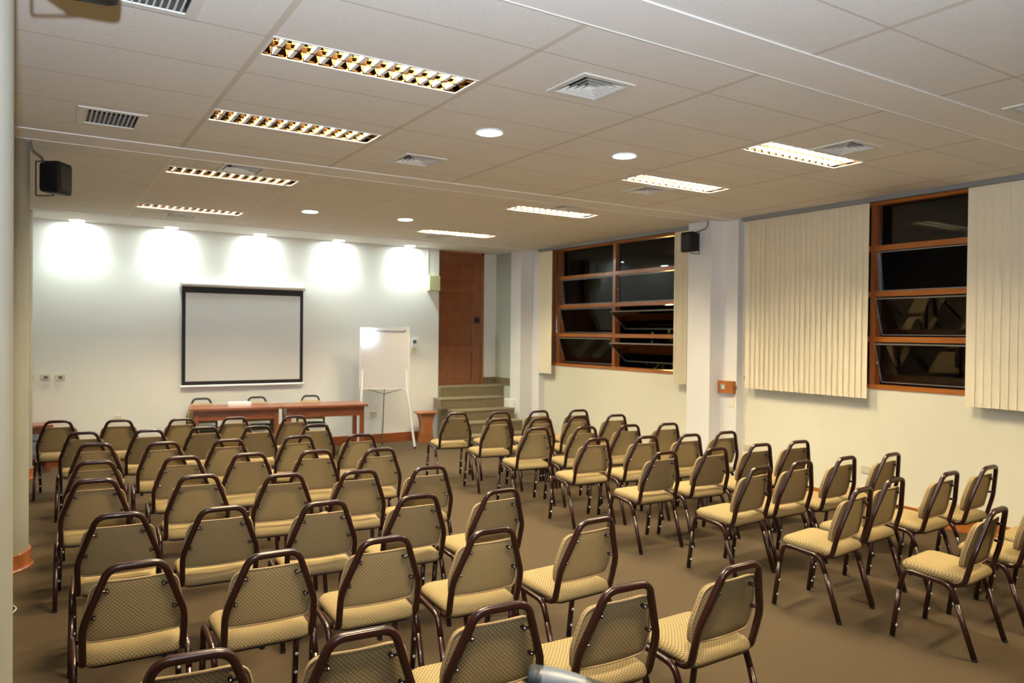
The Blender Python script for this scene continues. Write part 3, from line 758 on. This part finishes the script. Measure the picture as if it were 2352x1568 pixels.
# ------------------------------------------------------------------ things on the walls
def plate(name, x0, x1, z0, z1, label, cat, kind='switch'):
    r = root(name, ((x0 + x1) / 2, YB, (z0 + z1) / 2)); tag(r, label, cat)
    w2, h2 = (x1 - x0) / 2, (z1 - z0) / 2
    b = NB(); box(b, -w2, w2, -.010, 0, -h2, h2); link('cover_plate', b, M['plate'], r, bevel=.003)
    if kind == 'switch':
        b = NB(); box(b, -w2 * .35, w2 * .45, -.015, -.010, -h2 * .45, h2 * .45); link('rocker', b, M['plate_dark'], r)
    return r
plate('light_switch', .022, .133, 1.143, 1.218, 'cream switch plate with dark rocker on the back wall, left of a pair', 'switch')
plate('light_switch', .186, .297, 1.140, 1.215, 'cream switch plate with dark rocker on the back wall, right of a pair', 'switch')
plate('light_switch', -.085, -.045, 1.13, 1.225, 'cream switch plate half hidden behind the round column', 'switch', 'x')
plate('wall_socket', .87, .96, .56, .635, 'cream socket low on the back wall, behind the far left chairs', 'socket', 'x')
plate('wall_socket', 4.565, 4.675, .435, .52, 'cream socket low on the back wall behind the easel legs', 'socket', 'x')
def wallbox(name, o, m, label, cat, parts):
    r = root(name, o); tag(r, label, cat)
    for (pn, q, pm, bv) in parts: b = NB(); box(b, *q); link(pn, b, pm, r, bevel=bv)
    return r
wallbox('cable_box', (5.676, YB, 2.655), None, 'pale yellow cable box on the back wall beside the wooden door', 'box',
        [('box_body', (-.105, .10, -.09, 0, -.125, .125), M['box_yellow'], .008), ('box_lid', (-.10, .095, -.098, -.09, -.12, .12), M['box_yellow'], .003)])
b = NB(); box(b, 5.570, 5.595, YB - .012, YB, 2.78, CZ - .005); tag(link('cable_duct', b, M['white_wall']), 'thin white cable duct running up from the pale yellow box', 'cable duct')
wallbox('thermostat', (5.36, YB, 1.635), None, 'small white thermostat with dark display right of the easel', 'thermostat',
        [('case', (-.06, .05, -.03, 0, -.075, .075), M['white_metal'], .004), ('display', (-.05, .01, -.032, -.03, .0, .05), M['plate_dark'], 0)])
wallbox('wall_switch', (5.325, YB, 1.505), None, 'small cream switch just under the white thermostat', 'switch',
        [('case', (-.04, .035, -.018, 0, -.045, .045), M['plate'], .003)])
# wooden framed control on the pier
r = root('wooden_control_box', (7.25, 6.43, 1.19)); tag(r, 'orange wooden box with a small window and round knob on the white pier', 'control box')
r.location = (7.25, 6.425, 1.185)
b = NB(); box(b, -.055, 0, -.115, .125, -.075, .075); link('case', b, M['trim_orange'], r, bevel=.005)
b = NB(); box(b, -.058, -.055, .005, .085, -.03, .035); link('display', b, M['alu'], r)
b = NB(); box(b, -.061, -.058, .025, .05, -.028, .018); link('dial', b, M['white_metal'], r)
b = NB(); lathe(b, [(.032, -.115), (.032, -.125), (.022, -.135)], 16, 'y', (-.028, 0, 0)); link('knob', b, M['trim_z'], r, smooth=True)
def side_plate(name, x, y, z, dy, dz, label, m=None):
    r = root(name, (x, y, z)); tag(r, label, 'socket')
    b = NB(); box(b, -.010, 0, -dy, dy, -dz, dz); link('cover_plate', b, m or M['plate'], r, bevel=.003)
    b = NB(); box(b, -.013, -.010, -dy * .6, dy * .6, -dz * .55, dz * .55); link('insert', b, m or M['plate'], r)
side_plate('wall_socket', 7.25, 6.375, .99, .045, .045, 'small pale socket plate below the orange wooden control box', M['right_wall'])
side_plate('wall_socket', XW, 4.65, .43, .05, .037, 'cream socket low on the right wall behind the third row chairs')
side_plate('wall_socket', XW, 6.22, .455, .045, .035, 'cream socket low on the right wall near the pier')

# loudspeakers
def speaker(loc, yaw, label, cable, sx=1.0):
    r = root('loudspeaker', loc, yaw); tag(r, label, 'loudspeaker', 'black wall loudspeakers')
    # local: front = +x, tapered to the back
    b = NB(); fr = []
    prof = [(-.085, .060, .100), (-.070, .078, .112), (.050, .098, .124), (.075, .096, .122), (.088, .078, .105)]
    for x, hw, hh in prof:
        ol = round_poly([(-hw, -hh), (hw, -hh), (hw, hh), (-hw, hh)], .022, 4); fr.append([b.verts.new((x, p[0], p[1])) for p in ol])
    for A, B in zip(fr, fr[1:]):
        for q in range(len(A)): b.faces.new((A[q], A[(q + 1) % len(A)], B[(q + 1) % len(A)], B[q]))
    b.faces.new(fr[0][::-1]); b.faces.new(fr[-1]); link('cabinet', b, M['black'], r, smooth=True)
    b = NB(); ol = round_poly([(-.070, -.098), (.070, -.098), (.070, .098), (-.070, .098)], .02, 4)
    loft(b, ol, [(0, .088), (.002, .092), (.01, .0935)], lambda x, y, h: (h, x, y)); link('grille_cloth', b, M['rubber'], r)
    b = NB(); tube(b, fillet([(-.01, 0, .124), (-.01, 0, .135), (-.150, 0, .135), (-.150, 0, -.135), (-.01, 0, -.135), (-.01, 0, -.122)], .006, 3), .0045, 6); link('bracket', b, M['black'], r)
    return r
s1 = speaker((.105, 6.93, 3.005), -32, 'black loudspeaker on a wire bracket fixed to the round left column', None)
b = NB(); tube(b, fillet([(-.055, 6.78, CZ - .001), (-.05, 6.78, 3.18), (.02, 6.85, 3.14), (.03, 6.90, 3.115)], .05, 5), .009, 8)
tag(link('speaker_cable', b, M['cable_grey'], smooth=True), 'grey cable from the ceiling to the loudspeaker on the left column', 'cable')
s2 = speaker((.10, 2.70, 2.988), -32, 'black loudspeaker almost wholly above the top left corner of the photo', None)
s3 = speaker((6.905, 6.76, 2.985), 180, 'black loudspeaker on the white pier between the two windows', None)
b = NB(); tube(b, fillet([(7.035, 6.60, CZ - .001), (7.03, 6.60, 3.16), (6.98, 6.70, 3.12), (6.93, 6.76, 3.10)], .05, 5), .008, 8)
tag(link('speaker_cable', b, M['cable_grey'], smooth=True), 'grey cable from the ceiling to the loudspeaker on the white pier', 'cable')

# loop of cable on the carpet, behind the near column
b = NB(); pts = [(-.40 + .0, 5.75, .006), (-.28, 5.66, .006), (-.17, 5.68, .006), (-.11, 5.78, .006), (-.14, 5.90, .006), (-.26, 5.98, .006), (-.42, 6.02, .006)]
tube(b, fillet(pts, .06, 5), .005, 8); tag(link('floor_cable', b, M['cable'], smooth=True), 'thin white cable looped on the carpet beside the left column', 'cable')

# ------------------------------------------------------------------ tripod with grey grip, just in front of the photographer
r = root('camera_tripod', (.93, .80, 0)); tag(r, 'grey plastic tripod grip with dark end cap poking up at the bottom edge', 'tripod')
A = Vector((.695, 1.039, 1.247)) - Vector((.93, .80, 0)); B = Vector((.80, .955, 1.228)) - Vector((.93, .80, 0)); ax_ = (B - A).normalized()
def along(t): return A + ax_ * t
def turned(name, prof, m, smooth=True):
    b = NB(); lathe(b, prof, 24, 'x'); q = Vector((1, 0, 0)).rotation_difference(ax_).to_matrix().to_4x4()
    bmesh.ops.transform(b, matrix=Matrix.Translation(A) @ q, verts=b.verts); return link(name, b, m, r, smooth=smooth)
turned('end_cap', [(.016, -.002), (.024, .0), (.027, .006), (.028, .013)], M['grey_dark'])
turned('cap_ring', [(.0265, .013), (.0275, .015), (.0275, .022), (.026, .026)], M['grey_dark'])
turned('grip_body', [(.0278, .022), (.0285, .030), (.0285, .050), (.0265, .075), (.0235, .098)], M['grey_light'])
turned('grip_collar', [(.0245, .094), (.0228, .108), (.0222, .109), (.0218, .112), (.0205, .143), (.018, .145)], M['grey_dark'])
b = NB(); tube(b, [along(.14), along(.23)], .006, 10); link('pan_rod', b, M['black'], r, smooth=True)
hd = along(.25)
b = NB(); lathe(b, [(.02, -.05), (.034, -.04), (.036, .0), (.030, .012)], 20, 'z', (hd.x, hd.y, hd.z)); link('tripod_head', b, M['black'], r, smooth=True)
b = NB(); tube(b, [(hd.x, hd.y, hd.z - .04), (hd.x, hd.y, .55)], .014, 12); link('centre_column', b, M['alu'], r, smooth=True)
b = NB(); lathe(b, [(.03, .95), (.04, .96), (.04, 1.02), (.03, 1.04)], 16, 'z', (hd.x, hd.y, 0)); link('shoulder', b, M['black'], r, smooth=True)
for k in range(3):
    a = math.radians(95 + 120 * k)
    ft = Vector((hd.x + .42 * math.cos(a), hd.y + .42 * math.sin(a), .012))
    b = NB(); tube(b, [(hd.x + .03 * math.cos(a), hd.y + .03 * math.sin(a), .99), ft], .014, 10, r2=.009); lg = link('leg', b, M['alu'], r, smooth=True)
    b = NB(); lathe(b, [(.014, 0), (.014, .025)], 10, 'z', (ft.x, ft.y, 0)); link('rubber_foot', b, M['rubber'], lg)

# ------------------------------------------------------------------ outside the windows: night yard
b = NB(); box(b, XW + WT, 24, -6, 26, -.4, -.1); struct(link('ground', b, M['paving']))
r = root('street_lamp', (11.14, 11.485, -.1)); tag(r, 'glowing yellow lamp outside the far window, at the blind edge', 'street lamp')
b = NB(); tube(b, [(0, 0, 0), (0, 0, 2.06)], .03, 10); link('pole', b, M['black'], r)
b = NB(); bmesh.ops.create_uvsphere(b, u_segments=16, v_segments=10, radius=.07); bmesh.ops.translate(b, verts=b.verts, vec=(0, 0, 2.11)); link('lamp_globe', b, M['street_light'], r, smooth=True)
r = root('garden_shrub', (11.95, 12.2, -.1)); tag(r, 'leafy shrub lit yellow-green under the lamp outside the far window', 'shrub')
b = NB(); random.seed(4)
for k in range(420):
    p = Vector((random.gauss(0, .28), random.gauss(0, .35), 1.25 + random.gauss(0, .33))); q = Matrix.Rotation(random.uniform(0, 6.28), 4, 'Z') @ Matrix.Rotation(random.uniform(-1, 1), 4, 'X')
    v = [b.verts.new(p + (q @ Vector(c))) for c in ((0, 0, 0), (.03, .05, .01), (0, .11, 0), (-.03, .05, .01))]; b.faces.new(v)
link('foliage', b, M['leaf'], r)
b = NB(); tube(b, [(0, 0, 0), (.03, 0, .7), (0, .03, 1.4)], .03, 8, r2=.012); link('stem', b, M['bark'], r)
